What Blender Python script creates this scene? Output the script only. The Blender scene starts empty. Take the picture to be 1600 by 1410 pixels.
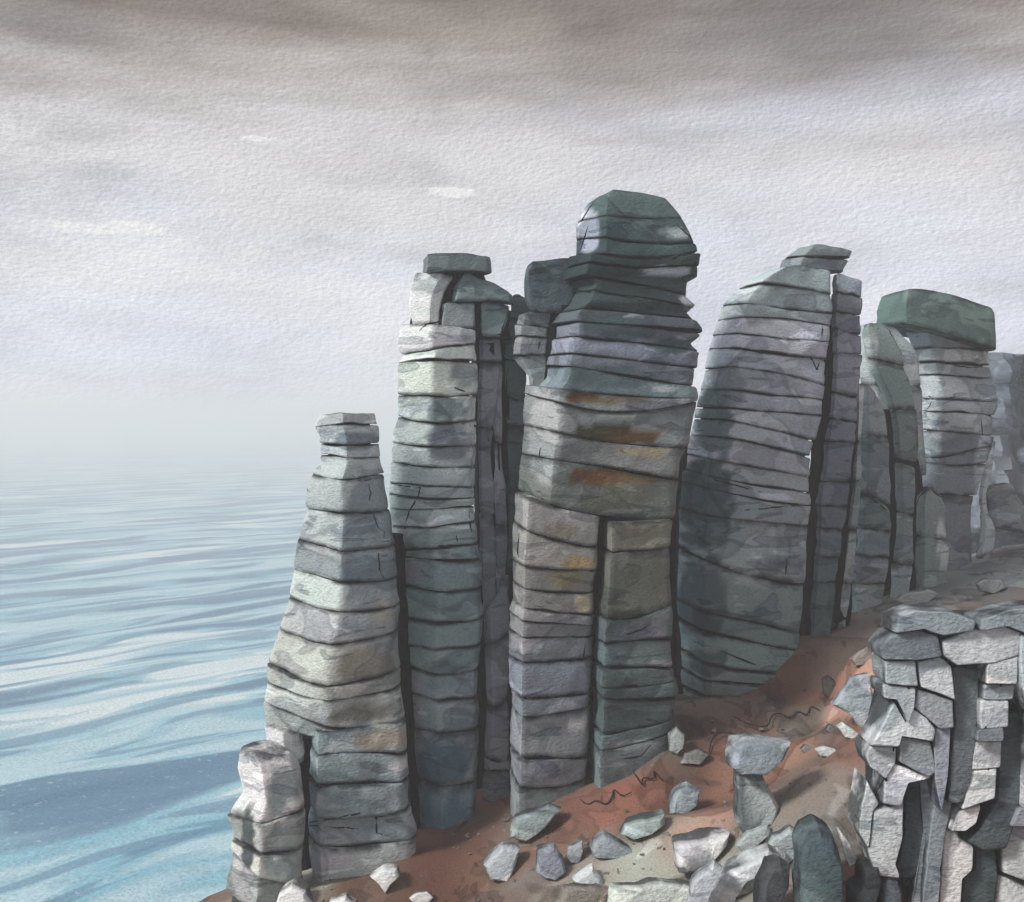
import bpy, bmesh, math, random
from mathutils import Vector, noise
random.seed(11)
scene = bpy.context.scene
COL = scene.collection

# ------------------------------------------------------------------ camera, sky, sun, exposure
F = 1700.0          # focal length in photo pixels (photo 1600 x 1410)
HY = 655.0          # photo row of the horizon
EYE = 45.0          # eye height above the sea
cam_d = bpy.data.cameras.new('camera'); cam = bpy.data.objects.new('camera', cam_d); COL.objects.link(cam)
cam.location = (0, 0, EYE); cam.rotation_euler = (math.radians(90), 0, 0)
cam_d.sensor_fit = 'HORIZONTAL'; cam_d.sensor_width = 36; cam_d.lens = 36*F/1600
cam_d.shift_y = -(705-HY)/1600; cam_d.clip_start = 0.5; cam_d.clip_end = 12000
scene.camera = cam
scene.view_settings.view_transform = 'Standard'; scene.view_settings.look = 'None'
scene.view_settings.exposure = 0.16; scene.view_settings.gamma = 1
scene.view_settings.use_curve_mapping = False
scene.cycles.volume_bounces = 3; scene.cycles.max_bounces = 8

SUN_EL, SUN_DIR = 40.0, (-1.0, -0.5)       # towards the sun: left and a little to the camera's side
az = math.atan2(SUN_DIR[0], SUN_DIR[1])      # clockwise from +Y
sd = bpy.data.lights.new('sun', 'SUN'); sd.energy = 3.1; sd.angle = math.radians(14); sd.color = (1.0, 0.965, 0.91)
sun = bpy.data.objects.new('sun', sd); COL.objects.link(sun)
h = math.hypot(*SUN_DIR); e = math.radians(SUN_EL)
tosun = Vector((SUN_DIR[0]/h*math.cos(e), SUN_DIR[1]/h*math.cos(e), math.sin(e)))
sun.rotation_euler = tosun.to_track_quat('Z', 'Y').to_euler(); sun.location = (-60, -20, 110)


def lin(c):
    return tuple(((v/255)/12.92 if v/255 <= .04045 else ((v/255+.055)/1.055)**2.4) for v in c)


class NT:
    """small node-tree writer"""
    def __init__(s, tree):
        s.t = tree; s.n = tree.nodes; s.l = tree.links
    def node(s, typ, ins=None, **props):
        nd = s.n.new(typ)
        for k, v in props.items(): setattr(nd, k, v)
        for k, v in (ins or {}).items(): s.put(nd.inputs[k], v)
        return nd
    def put(s, sock, v):
        if hasattr(v, 'is_linked') or hasattr(v, 'links'): s.l.new(v, sock)
        else: sock.default_value = v
    def math(s, op, a, b=None, c=None, clamp=False):
        nd = s.n.new('ShaderNodeMath'); nd.operation = op; nd.use_clamp = clamp
        for i, v in enumerate((a, b, c)):
            if v is not None: s.put(nd.inputs[i], v)
        return nd.outputs[0]
    def mix(s, f, a, b, mode='MIX'):
        nd = s.n.new('ShaderNodeMix'); nd.data_type = 'RGBA'; nd.blend_type = mode
        s.put(nd.inputs[0], f); s.put(nd.inputs[6], a); s.put(nd.inputs[7], b)
        return nd.outputs[2]
    def ramp(s, f, stops, interp='LINEAR'):
        nd = s.n.new('ShaderNodeValToRGB'); cr = nd.color_ramp; cr.interpolation = interp
        while len(cr.elements) < len(stops): cr.elements.new(0.5)
        for el, (p, c) in zip(cr.elements, stops):
            el.position = p; el.color = (c, c, c, 1) if isinstance(c, (int, float)) else tuple(c)+(1,)
        s.put(nd.inputs[0], f)
        return nd.outputs[0]
    def noise(s, vec, scale, detail=2, rough=.5, dist=0, w=None):
        nd = s.n.new('ShaderNodeTexNoise')
        s.put(nd.inputs['Vector'], vec); nd.inputs['Scale'].default_value = scale
        nd.inputs['Detail'].default_value = detail; nd.inputs['Roughness'].default_value = rough
        nd.inputs['Distortion'].default_value = dist
        return nd.outputs[0]
    def mapping(s, vec, loc=(0, 0, 0), rot=(0, 0, 0), scale=(1, 1, 1)):
        nd = s.n.new('ShaderNodeMapping'); s.put(nd.inputs[0], vec)
        nd.inputs[1].default_value = loc; nd.inputs[2].default_value = rot; nd.inputs[3].default_value = scale
        return nd.outputs[0]


world = bpy.data.worlds.new('World'); scene.world = world; world.use_nodes = True
W = NT(world.node_tree); W.n.clear()
sky = W.node('ShaderNodeTexSky', sky_type='NISHITA', sun_disc=False, sun_elevation=e, sun_rotation=az)
tc = W.node('ShaderNodeTexCoord').outputs['Generated']
sep = W.node('ShaderNodeSeparateXYZ', {0: tc})
el_ = W.math('ARCSINE', sep.outputs[2])
wv = W.mapping(tc, scale=(2.2, 2.2, 9.0))
soft = W.noise(wv, 1.6, 4, .55, .4)
band = W.noise(W.mapping(tc, loc=(3, 1, 2), scale=(1.3, 1.3, 14)), 1.9, 3, .5, .3)
hgt = W.math('ADD', el_, W.math('MULTIPLY', W.math('SUBTRACT', soft, .5), .16))
hgt = W.math('ADD', hgt, W.math('MULTIPLY', W.math('SUBTRACT', band, .5), .10))
cloud = W.ramp(hgt, [(0.0, lin((224, 224, 230))), (.10, lin((220, 219, 224))), (.17, lin((214, 213, 217))), (.245, lin((203, 200, 201))),
                     (.315, lin((156, 147, 140))), (.36, lin((128, 117, 108))), (.55, lin((172, 168, 167))), (1.0, lin((204, 202, 205)))])
blue = W.ramp(W.noise(W.mapping(tc, loc=(9, 4, 1), scale=(1.4, 1.4, 5)), 2.0, 2), [(.45, 0.0), (.68, 1.0)])
cloud = W.mix(W.math('MULTIPLY', blue, .55), cloud, W.mix(1.0, cloud, (0.86, .93, 1.10, 1), 'MULTIPLY'))
# blotchy thinner and thicker cloud
blot = W.noise(W.mapping(tc, loc=(2, 7, 3), rot=(0, -.06, 0), scale=(2.6, 2.6, 7)), 2.6, 4, .55, .5)
cloud = W.mix(1.0, cloud, W.ramp(blot, [(.30, .80), (.48, 1.0), (.66, 1.10)]), 'MULTIPLY')
# torn bright gaps in the cloud: bearing, elevation, half width, half height (radians)
azi = W.math('ARCTAN2', sep.outputs[0], sep.outputs[1])
tear = W.math('SUBTRACT', W.noise(W.mapping(tc, scale=(1, 1, 3)), 22, 3, .6), .5)
for (px, py, ha, hb, k) in ((190, 357, 72, 9, .85), (705, 302, 36, 7, .9), (408, 217, 34, 5, .8), (330, 420, 190, 44, .38), (120, 330, 160, 30, .25), (-300, 300, 90, 10, .7), (1900, 250, 80, 9, .7), (2300, 120, 60, 8, .7), (-700, 150, 70, 8, .7)):
    a0 = math.atan((px-800)/F); e0 = math.atan((HY-py)/F*math.cos(a0))
    da = W.math('DIVIDE', W.math('SUBTRACT', azi, a0), ha/F); de = W.math('DIVIDE', W.math('SUBTRACT', el_, e0), hb/F)
    r2 = W.math('ADD', W.math('MULTIPLY', da, da), W.math('MULTIPLY', de, de))
    v = W.math('ADD', W.math('SUBTRACT', 1.0, r2), W.math('MULTIPLY', tear, 6.0))
    msk = W.math('MULTIPLY', W.ramp(v, [(.12, 0.0), (.12+(.5 if k > .5 else .9), 1.0)]), k)
    cloud = W.mix(msk, cloud, lin((232, 231, 229)) + (1,))
# paper grain, its lit and shaded relief embossed into the sky colour
g1 = W.noise(W.mapping(tc, rot=(0, .12, 0), scale=(1, 1, 1.9)), 190, 3, .6)
g2 = W.noise(W.mapping(tc, loc=(-.0011, 0, .0016), rot=(0, .12, 0), scale=(1, 1, 1.9)), 190, 3, .6)
gr = W.math('ADD', W.math('MULTIPLY', W.math('SUBTRACT', g1, g2), 1.0), 1.0)
cg = W.node('ShaderNodeVectorMath', {0: cloud, 1: W.node('ShaderNodeCombineXYZ', {0: gr, 1: gr, 2: gr}).outputs[0]}, operation='MULTIPLY').outputs[0]
bg_sky = W.node('ShaderNodeBackground', {'Color': sky.outputs[0], 'Strength': .08})
bg_cl = W.node('ShaderNodeBackground', {'Color': cg, 'Strength': 1.0})
mx = W.node('ShaderNodeMixShader', {0: .94, 1: bg_sky.outputs[0], 2: bg_cl.outputs[0]})
W.node('ShaderNodeOutputWorld', {0: mx.outputs[0]})

# ------------------------------------------------------------------ helpers
def at(px, py, Y):
    """the point at distance Y seen at photo pixel (px, py)"""
    return Vector(((px-800)/F*Y, Y, EYE + (HY-py)/F*Y))

def tag(o, label=None, cat=None, group=None, kind=None):
    for k, v in (('label', label), ('category', cat), ('group', group), ('kind', kind)):
        if v: o[k] = v
    return o

def link(name, me, mat=None, parent=None):
    o = bpy.data.objects.new(name, me); COL.objects.link(o)
    if mat: me.materials.append(mat)
    if parent: o.parent = parent; o.matrix_parent_inverse = parent.matrix_world.inverted() if False else o.matrix_parent_inverse
    return o

def thing(name, loc, label, cat, group=None):
    o = bpy.data.objects.new(name, None); COL.objects.link(o); o.location = loc; o.empty_display_size = .3
    return tag(o, label, cat, group)

def make_mesh(name, verts, faces, cols=None, edge=None, sharp=40):
    me = bpy.data.meshes.new(name); me.from_pydata([tuple(v) for v in verts], [], faces)
    if cols:
        a = me.color_attributes.new('Col', 'FLOAT_COLOR', 'POINT')
        flat = []
        for c in cols: flat += [c[0], c[1], c[2], 1.0]
        a.data.foreach_set('color', flat)
    if edge:
        a = me.attributes.new('rim', 'FLOAT', 'POINT'); a.data.foreach_set('value', edge)
    me.shade_smooth()
    me.set_sharp_from_angle(angle=math.radians(sharp))
    return me

def interp(pts, y):
    if y <= pts[0][0]: return pts[0][1]
    for (a, xa), (b, xb) in zip(pts, pts[1:]):
        if y <= b:
            t = (y-a)/max(b-a, 1e-6); return xa + (xb-xa)*t
    return pts[-1][1]

def interp3(pts, y):
    if y <= pts[0][0]: return pts[0][1]
    for (a, ca), (b, cb) in zip(pts, pts[1:]):
        if y <= b:
            t = (y-a)/max(b-a, 1e-6); return tuple(p+(q-p)*t for p, q in zip(ca, cb))
    return pts[-1][1]

# ------------------------------------------------------------------ materials
def principled(nt, col, rough, bump=None, spec=.2):
    bs = nt.node('ShaderNodeBsdfPrincipled', {'Base Color': col, 'Roughness': rough, 'Specular IOR Level': spec})
    if bump is not None: nt.l.new(bump, bs.inputs['Normal'])
    nt.node('ShaderNodeOutputMaterial', {0: bs.outputs[0]})

def wash(nt, col, pos, scale, stretch, thr, mul, edge_mul, seed, soft=.012, w=.016):
    """one watercolour-like wash layer: blotches with a crisp, slightly darker rim"""
    v = nt.mapping(pos, loc=(seed*3.1, seed*1.7, seed*2.3), scale=stretch)
    n = nt.noise(v, scale, 2.2, .5, .55)
    m = nt.ramp(n, [(thr-soft, 0.0), (thr+soft, 1.0)])
    rim = nt.ramp(n, [(thr-soft, 0.0), (thr, 1.0), (thr+w, 1.0), (thr+w*3, 0.0)])
    col = nt.mix(m, col, nt.mix(1.0, col, tuple(mul)+(1,), 'MULTIPLY'))
    return nt.mix(nt.math('MULTIPLY', rim, .75), col, nt.mix(1.0, col, (edge_mul,)*3+(1,), 'MULTIPLY'))

def grain_bump(nt, pos, fine=9.0, strength=.9, dist=.07):
    a = nt.noise(nt.mapping(pos, rot=(0, .3, 0), scale=(1, 1, 1.7)), fine, 4, .62)
    b = nt.noise(pos, fine*.16, 4, .55)
    hgt = nt.math('ADD', a, nt.math('MULTIPLY', b, 1.3))
    return nt.node('ShaderNodeBump', {'Height': hgt, 'Strength': strength, 'Distance': dist}).outputs[0], a

def rock_material():
    m = bpy.data.materials.new('layered_rock'); m.use_nodes = True; nt = NT(m.node_tree); nt.n.clear()
    pos = nt.node('ShaderNodeNewGeometry').outputs['Position']
    c = nt.node('ShaderNodeAttribute', attribute_name='Col').outputs[0]
    rim = nt.node('ShaderNodeAttribute', attribute_name='rim').outputs['Fac']
    c = wash(nt, c, pos, .26, (1, 1, 1.3), .54, (.74, .79, .81), .74, 1)
    c = wash(nt, c, pos, .48, (.8, .8, 1.7), .57, (.80, .80, .85), .76, 2)
    c = wash(nt, c, pos, .75, (.6, .6, 2.2), .665, (1.4, 1.4, 1.45), 1.1, 3)
    c = wash(nt, c, pos, .9, (.5, .5, 2.4), .655, (.66, .70, .72), .72, 4)
    bump, fine = grain_bump(nt, pos)
    c = nt.mix(1.0, c, nt.ramp(fine, [(.3, .80), (.52, 1.0), (.72, 1.2)]), 'MULTIPLY')
    # ink-like dark outline painted along slab and stone edges, broken up by noise
    n = nt.noise(pos, 1.1, 3, .6)
    rim = nt.math('MULTIPLY', rim, nt.ramp(n, [(.36, 0.15), (.55, 1.0)]))
    c = nt.mix(nt.math('MULTIPLY', rim, .9), c, lin((34, 38, 40)) + (1,))
    principled(nt, c, .85, bump, .15)
    return m

def plain_rock(name, col, rough=.9):
    m = bpy.data.materials.new(name); m.use_nodes = True; nt = NT(m.node_tree); nt.n.clear()
    pos = nt.node('ShaderNodeNewGeometry').outputs['Position']
    bump, fine = grain_bump(nt, pos)
    c = nt.mix(1.0, tuple(col)+(1,), nt.ramp(fine, [(.3, .7), (.7, 1.25)]), 'MULTIPLY')
    principled(nt, c, rough, bump, .1)
    return m

def ground_material():
    m = bpy.data.materials.new('red_earth'); m.use_nodes = True; nt = NT(m.node_tree); nt.n.clear()
    pos = nt.node('ShaderNodeNewGeometry').outputs['Position']
    n0 = nt.noise(nt.mapping(pos, scale=(.8, .5, 1)), .22, 3, .5, .4)
    c = nt.ramp(n0, [(.30, lin((156, 116, 103))), (.45, lin((138, 100, 88))), (.53, lin((114, 94, 85))), (.62, lin((126, 119, 113)))])
    at_ = nt.node('ShaderNodeAttribute', attribute_name='Col')
    c = nt.mix(at_.outputs['Alpha'], c, at_.outputs[0])
    c = wash(nt, c, pos, .30, (1, .6, 1), .54, (.70, .66, .64), .78, 5)
    c = wash(nt, c, pos, .55, (1, .6, 1), .58, (.80, .86, .90), .76, 6)
    c = wash(nt, c, pos, .8, (1, .55, 1), .655, (1.35, 1.42, 1.48), 1.0, 7)
    c = wash(nt, c, pos, 1.3, (1, .5, 1), .63, (.74, .70, .70), .75, 8)
    bump, fine = grain_bump(nt, pos, 15, .6)
    c = nt.mix(1.0, c, nt.ramp(fine, [(.3, .78), (.5, 1.0), (.72, 1.2)]), 'MULTIPLY')
    principled(nt, c, .92, bump, .1)
    return m

def sea_material():
    m = bpy.data.materials.new('sea_water'); m.use_nodes = True; nt = NT(m.node_tree); nt.n.clear()
    pos = nt.node('ShaderNodeNewGeometry').outputs['Position']
    # swell runs along a slanting line; far strokes lie wider apart
    warp = nt.noise(pos, .012, 2, .5)
    pv = nt.node('ShaderNodeVectorMath', {0: pos, 1: nt.node('ShaderNodeCombineXYZ', {1: nt.math('MULTIPLY', warp, 60.0)}).outputs[0]}, operation='ADD').outputs[0]
    r = -math.radians(40)
    A = nt.mapping(nt.mapping(pv, rot=(0, 0, r)), scale=(.015, .075, .02))
    B = nt.mapping(nt.mapping(pv, loc=(40, 12, 0), rot=(0, 0, r)), scale=(.028, .14, .02))
    Cc = nt.mapping(nt.mapping(pv, loc=(7, 90, 0), rot=(0, 0, r*.85)), scale=(.006, .036, .02))
    a = nt.noise(A, 1.0, 2, .5, .7); b = nt.noise(B, 1.0, 2, .5, .6); cc = nt.noise(Cc, 1.0, 2, .5, .2)
    pale, mid, deep = lin((206, 220, 224)) + (1,), lin((112, 178, 198)) + (1,), lin((32, 100, 138)) + (1,)
    c = pale
    def stroke(c, n, thr, col, amt, sharp=.02):
        mk = nt.ramp(n, [(thr-sharp, 0.0), (thr+sharp, 1.0)])
        rim = nt.ramp(n, [(thr-sharp, 0.0), (thr, 1.0), (thr+.03, 0.0)])
        c = nt.mix(nt.math('MULTIPLY', mk, amt), c, col)
        return nt.mix(nt.math('MULTIPLY', rim, .45), c, nt.mix(1.0, c, (.68, .76, .82, 1), 'MULTIPLY'))
    c = stroke(c, cc, .50, mid, .5, .02)
    c = stroke(c, a, .48, mid, .8)
    c = stroke(c, b, .53, mid, .6)
    c = stroke(c, a, .545, deep, .92)
    c = stroke(c, b, .60, deep, .6)
    g = nt.noise(pos, 2.6, 4, .65)
    c = nt.mix(1.0, c, nt.ramp(g, [(.3, .62), (.5, 1.0), (.7, 1.28)]), 'MULTIPLY')
    fo = nt.ramp(nt.noise(pos, .9, 4, .65), [(.60, 0.0), (.72, .55)])
    c = nt.mix(fo, c, pale)
    hgt = nt.math('ADD', nt.math('MULTIPLY', g, .5), nt.math('MULTIPLY', b, 1.5))
    bump = nt.node('ShaderNodeBump', {'Height': hgt, 'Strength': .5, 'Distance': .6}).outputs[0]
    principled(nt, c, .38, bump, .34)
    return m

ROCK = rock_material()
DARK = plain_rock('joint_shade', (.008, .009, .009))  # near-black, so the shade inside the joints is put into the core colour
EARTH = ground_material()
SEA = sea_material()

# ------------------------------------------------------------------ the setting: ground
CP = [(480, 1395, 31.5), (640, 1350, 32.6), (740, 1306, 33.8), (800, 1288, 33.8), (920, 1238, 33.8), (1050, 1168, 34.4), (1070, 1108, 37),
      (1250, 1092, 37.6), (1265, 1003, 39.6), (1390, 943, 42.6), (1480, 908, 45), (1600, 862, 48), (1700, 872, 47), (1900, 860, 50),
      (350, 1480, 30), (700, 1410, 31), (1000, 1410, 27.5), (1100, 1410, 25.5), (1250, 1425, 23), (1345, 1345, 23.4), (1420, 1580, 22), (1550, 1600, 22),
      (1365, 1010, 35), (1500, 950, 37.5), (1600, 935, 39), (1100, 1250, 32.5), (1250, 1150, 35), (1330, 1200, 28),
      (800, 1700, 20), (1300, 1700, 14), (1800, 1700, 13), (1800, 1150, 27), (400, 1800, 19)]
CPW = [at(*c) for c in CP]
import numpy as np
_A = np.array([[p.x, p.y, 1] for p in CPW]); _z = np.array([p.z for p in CPW])
_c, *_ = np.linalg.lstsq(_A, _z, rcond=None)
_res = _z - _A @ _c
EDGE = [(-15, -2), (-12.5, 14), (-11.0, 26), (-9.2, 33.5), (-5, 36.5), (0, 38.0), (5, 39.5), (9, 42.5), (15, 47.5), (20, 50), (30, 51.5), (70, 54)]

def edge_dist(x, y):
    """how far (x, y) lies beyond the cliff edge"""
    best, sgn = 1e9, 1
    for (ax, ay), (bx, by) in zip(EDGE, EDGE[1:]):
        dx, dy = bx-ax, by-ay; t = max(0, min(1, ((x-ax)*dx+(y-ay)*dy)/(dx*dx+dy*dy)))
        qx, qy = ax+t*dx, ay+t*dy; d = math.hypot(x-qx, y-qy)
        if d < best: best = d; sgn = 1 if dx*(y-ay)-dy*(x-ax) > 0 else -1
    return best*sgn

def ground_z(x, y):
    w = 1.0/((_A[:, 0]-x)**2+(_A[:, 1]-y)**2+.6)**1.6
    z = float(_c[0]*x+_c[1]*y+_c[2] + (w*_res).sum()/w.sum())
    d = edge_dist(x, y)
    if d > 1.0: z -= (d-1.0)*2.3 + min(d-1, 2)*.8
    return max(z, -4.0)

def ground_hit(px, py):
    """distance at which the view line through a photo pixel meets the ground"""
    Y = 9.0
    while Y < 80:
        p = at(px, py, Y)
        if p.z <= ground_z(p.x, p.y): return Y
        Y += .1
    return 45.0

def fbm(x, y, z, s, o=3):
    v, a = 0, 1
    for i in range(o):
        v += a*noise.noise(Vector((x*s, y*s, z*s))); s *= 2.1; a *= .5
    return v

verts, faces = [], []
nx, ny = 210, 210
xs = [-32 + 100*(i/nx) for i in range(nx+1)]; ys = [6 + 90*(j/ny)**1.15 for j in range(ny+1)]
for y in ys:
    for x in xs:
        z = ground_z(x, y)
        z += .16*fbm(x, y, 0, .35) + .06*fbm(x+9, y, 3, 1.3)
        verts.append((x, y, z))
for j in range(ny):
    for i in range(nx):
        a = j*(nx+1)+i; faces.append((a, a+1, a+nx+2, a+nx+1))
me = bpy.data.meshes.new('ground'); me.from_pydata(verts, [], faces); me.shade_smooth()
GPATCH = [(1590, 850, 5.0, (140, 146, 150), .9), (1500, 890, 4.0, (134, 138, 138), .9),   # broad soil colours: photo pixel centre, radius in metres, colour, amount
    (1130, 1360, 2.2, (150, 152, 142), .75), (1000, 1400, 2.6, (176, 184, 172), .8), (1320, 1000, 2.6, (132, 122, 116), .8),
    (1480, 930, 4.0, (128, 130, 130), .9), (1560, 900, 4.0, (122, 128, 132), .9), (1280, 1260, 2.4, (138, 130, 122), .8), (900, 1390, 1.2, (150, 118, 100), .5),
    (690, 1360, 2.6, (96, 68, 58), .95), (880, 1290, 2.0, (124, 86, 72), .85), (1010, 1240, 1.4, (128, 90, 76), .8), (560, 1390, 2.2, (104, 82, 70), .9), (430, 1400, 2, (176, 178, 164), .9), (950, 1250, 1.6, (150, 100, 84), .8),
    (1180, 1200, 2.0, (160, 124, 108), .8), (1340, 1070, 1.4, (186, 148, 132), .85), (1120, 1130, 2.0, (112, 96, 90), .85), (1100, 1300, 1.4, (184, 144, 128), .8),
    (1300, 1320, 1.6, (126, 124, 118), .7), (800, 1330, 1.6, (120, 92, 78), .7)]
ca = me.color_attributes.new('Col', 'FLOAT_COLOR', 'POINT'); buf = []
GP = []
for px, py, r, c, amt in GPATCH:
    p = at(px, py, ground_hit(px, py)); GP.append((p.x, p.y, r, lin(c), amt))
for v in verts:
    acc = [.3, .22, .2]; al = 0
    for x, y, r, c, amt in GP:
        d = math.hypot(v[0]-x, (v[1]-y)*.8)/r
        if d < 1.4:
            d += .35*noise.noise(Vector((v[0]*.6, v[1]*.6, 2)))
            k = max(0, min(1, (1-d)*2.2))*amt
            acc = [p*(1-k)+q*k for p, q in zip(acc, c)] if al > 0 else list(c)
            al = max(al, k)
    buf += acc + [al]
ca.data.foreach_set('color', buf)
g = link('ground', me, EARTH); tag(g, kind='structure')

# ------------------------------------------------------------------ sea
verts, faces = [], []
def axis(lo, hi, fine_lo, fine_hi, step, grow=1.16):
    a = [fine_lo]
    while a[-1] < fine_hi: a.append(a[-1]+step)
    s = step
    while a[-1] < hi: s *= grow; a.append(min(hi, a[-1]+s))
    b = [fine_lo]; s = step
    while b[-1] > lo: s *= grow; b.append(max(lo, b[-1]-s))
    return b[:0:-1] + a
sx = axis(-4500, 4500, -190, 30, 1.4); sy = axis(-600, 5200, 70, 330, 1.4)
for y in sy:
    for x in sx:
        k = math.exp(-max(0, math.hypot(x+60, y-160)-120)/260)
        u = (y - .85*x)/1.31
        ph = u*2*math.pi/17 + 2.4*noise.noise(Vector((x*.012, y*.012, 0)))
        z = k*(1.0*(.26*math.sin(ph) + .08*math.sin(ph*2+.8)) + .22*noise.noise(Vector((x*.06, y*.09, 5))))
        verts.append((x, y, z))
n = len(sx)
for j in range(len(sy)-1):
    for i in range(n-1):
        a = j*n+i; faces.append((a, a+1, a+n+1, a+n))
me = bpy.data.meshes.new('sea'); me.from_pydata(verts, [], faces); me.shade_smooth()
tag(link('sea', me, SEA), kind='structure')

# ------------------------------------------------------------------ layered rock columns
def ring_shape(fx, n):
    """plan of a column, u across and v towards the viewer: a left facet, a corner at fx, a broad front, a back"""
    P = [(-1, -.35), (-.98, .12), (fx, 1.0), (.92, .42), (1, .12), (1, -.35), (.55, -1), (-.55, -1)]
    pts = []
    segs = list(zip(P, P[1:]+P[:1]))
    wts = [(math.hypot(b[0]-a[0], b[1]-a[1]))*(2.4 if i in (1, 2, 3) else .7) for i, (a, b) in enumerate(segs)]
    tot = sum(wts)
    for (a, b), w in zip(segs, wts):
        k = max(2, round(n*w/tot))
        for i in range(k): pts.append((a[0]+(b[0]-a[0])*i/k, a[1]+(b[1]-a[1])*i/k))
    for _ in range(1):
        m = len(pts)
        pts = [tuple((pts[i-1][q]+2*pts[i][q]+pts[(i+1) % m][q])/4 for q in (0, 1)) for i in range(m)]
    mu = max(abs(p[0]) for p in pts)
    return [(p[0]/mu, p[1]) for p in pts]

KALB = .50       # brightness a face turned from the sun has per unit of albedo
SATUR = .78
def alb(c):
    q = lin(c); g = .3*q[0]+.59*q[1]+.11*q[2]
    return tuple(min(.8, (g+(v-g)*SATUR)/KALB) for v in q)

def section(parent, L, R, cracks, Y, cols, fx=-.25, depth=.8, patches=(), gap=3.4, jit=.9, sink=0, back=0, n=56, rough=1.0, core=True, name='slab', wob=1.0, tilt=0):
    if sink: cracks = list(cracks[:-1]) + [(cracks[-1][0]+sink, cracks[-1][1]+sink) + tuple(cracks[-1][2:])]
    base = Vector(parent.location)
    ymin, ymax = cracks[0][0], cracks[-1][0]
    yr0 = [(interp(R, y)-interp(L, y)) for y in (ymin, (ymin+ymax)/2, ymax)]
    hwm = sum(yr0)/3/2/F*Y
    D = hwm*depth
    ring = ring_shape(fx, n); m = len(ring)
    seed = random.uniform(0, 100)
    def curve(ck, t):
        yl, yr = ck[0], ck[1]; sag = ck[2] if len(ck) > 2 else 0
        w = wob*2.2*noise.noise(Vector((t*3.5+yl*.7, yl*.13, seed)))
        return yl+(yr-yl)*t + sag*4*t*(1-t) + w
    def pos(u, v, y, dj, off, inset):
        xl, xr = interp(L, y)+dj[0], interp(R, y)+dj[1]
        xm, hw = (xl+xr)/2, (xr-xl)/2
        uu = u*max(.2, 1-inset/max(hw/F*Y, .05)); vv = v*max(.2, 1-inset/max(D, .05))
        yy = Y - D*vv*(.55+.45*min(1.3, hw/F*Y/hwm)) + tilt*(y-ymin)
        Yref = Y - .55*D
        return Vector(((xm+uu*hw-800)/F*(Y-.15*D), yy, EYE+(HY-y)/F*Yref))
    for ci, (c0, c1) in enumerate(zip(cracks, cracks[1:])):
        g0 = c0[3] if len(c0) > 3 else gap; g1 = c1[3] if len(c1) > 3 else gap
        g0 *= .68; g1 *= .68
        if ci == 0: g0 = 0
        if ci == len(cracks)-2: g1 = 0
        dj = (random.gauss(0, jit)*.7, random.gauss(0, jit)*.7)
        hpx = abs((c1[0]+c1[1]-c0[0]-c0[1])/2)
        rows = [(0, .0, .30), (0, .0, .035), (.035, .02, .008), (.12, .1, .0)] + [(k, k, 0) for k in (.3, .5, .7)] + [(.88, .9, .0), (.965, .98, .008), (1, 1, .035), (1, 1, .30)]
        V, Cc, E = [], [], []
        ym = (c0[0]+c0[1]+c1[0]+c1[1])/4
        bc = interp3(cols, ym); k = random.gauss(1, .045); hj = [random.gauss(1, .006) for _ in range(3)]
        bc = tuple(max(8, min(235, v*k*q)) for v, q in zip(bc, hj))
        sh = Vector((0, random.gauss(0, .05), 0))
        for ri, (f, _, ins) in enumerate(rows):
            for (u, v) in ring:
                t = (u+1)/2
                gn = .5+.9*noise.noise(Vector((t*2.6, ci*3.7+seed, 1.3)))
                gm = .5+.9*noise.noise(Vector((t*2.6, (ci+1)*3.7+seed, 1.3)))
                ya = curve(c0, t) + g0*.5*max(.12, gn*1.3); yb = curve(c1, t) - g1*.5*max(.12, gm*1.3)
                if yb < ya+1.5: yb = ya+1.5
                y = ya+(yb-ya)*f
                # the rounded rims are measured in metres, whatever the slab's height
                ii = ins*min(1, hpx/F*Y/.5)
                p = pos(u, v, y, dj, 0, ii)
                nn = .10*fbm(p.x, p.y*1.0, p.z*1.6, .5, 3)*rough + .03*noise.noise(p*3.1)*rough
                side = Vector((u*.8, -v, 0)); 
                if side.length > 0: side.normalize()
                p += side*nn + sh
                V.append(p - base)
                col = bc
                for (cx, cy, rx, ry, pc, amt) in patches:
                    px = interp(L, y)+(interp(R, y)-interp(L, y))*t
                    dd = math.hypot((px-cx)/rx, (y-cy)/ry) + .45*noise.noise(Vector((px*.045, y*.06, cx)))
                    kk = max(0, min(1, (1.05-dd)*5))*amt
                    if kk > 0: col = tuple(a*(1-kk)+b*kk for a, b in zip(col, pc))
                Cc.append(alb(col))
                rv = {0: 1, 1: 1, 2: .9, 8: .9, 9: 1, 10: 1}.get(ri, 0)
                if ri in (2, 8) : rv = .75
                E.append(rv)  # strength of the ink-like outline painted on this ring
        Fc = []
        nr = len(rows)
        for r in range(nr-1):
            for i in range(m):
                a, b = r*m+i, r*m+(i+1) % m
                Fc.append((a, a+m, b+m, b))
        ctop = sum((V[i] for i in range(m)), Vector())/m; cbot = sum((V[(nr-1)*m+i] for i in range(m)), Vector())/m
        V += [ctop, cbot]; Cc += [Cc[0], Cc[-1]]; E += [.6, 1]
        for i in range(m):
            Fc.append((len(V)-2, i, (i+1) % m)); Fc.append((len(V)-1, (nr-1)*m+(i+1) % m, (nr-1)*m+i))
        # faces above run inside-out for this winding: flip to point outwards
        me = make_mesh(name, V, [tuple(reversed(f)) for f in Fc], Cc, E, 38)
        link(name, me, ROCK, parent)
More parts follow.
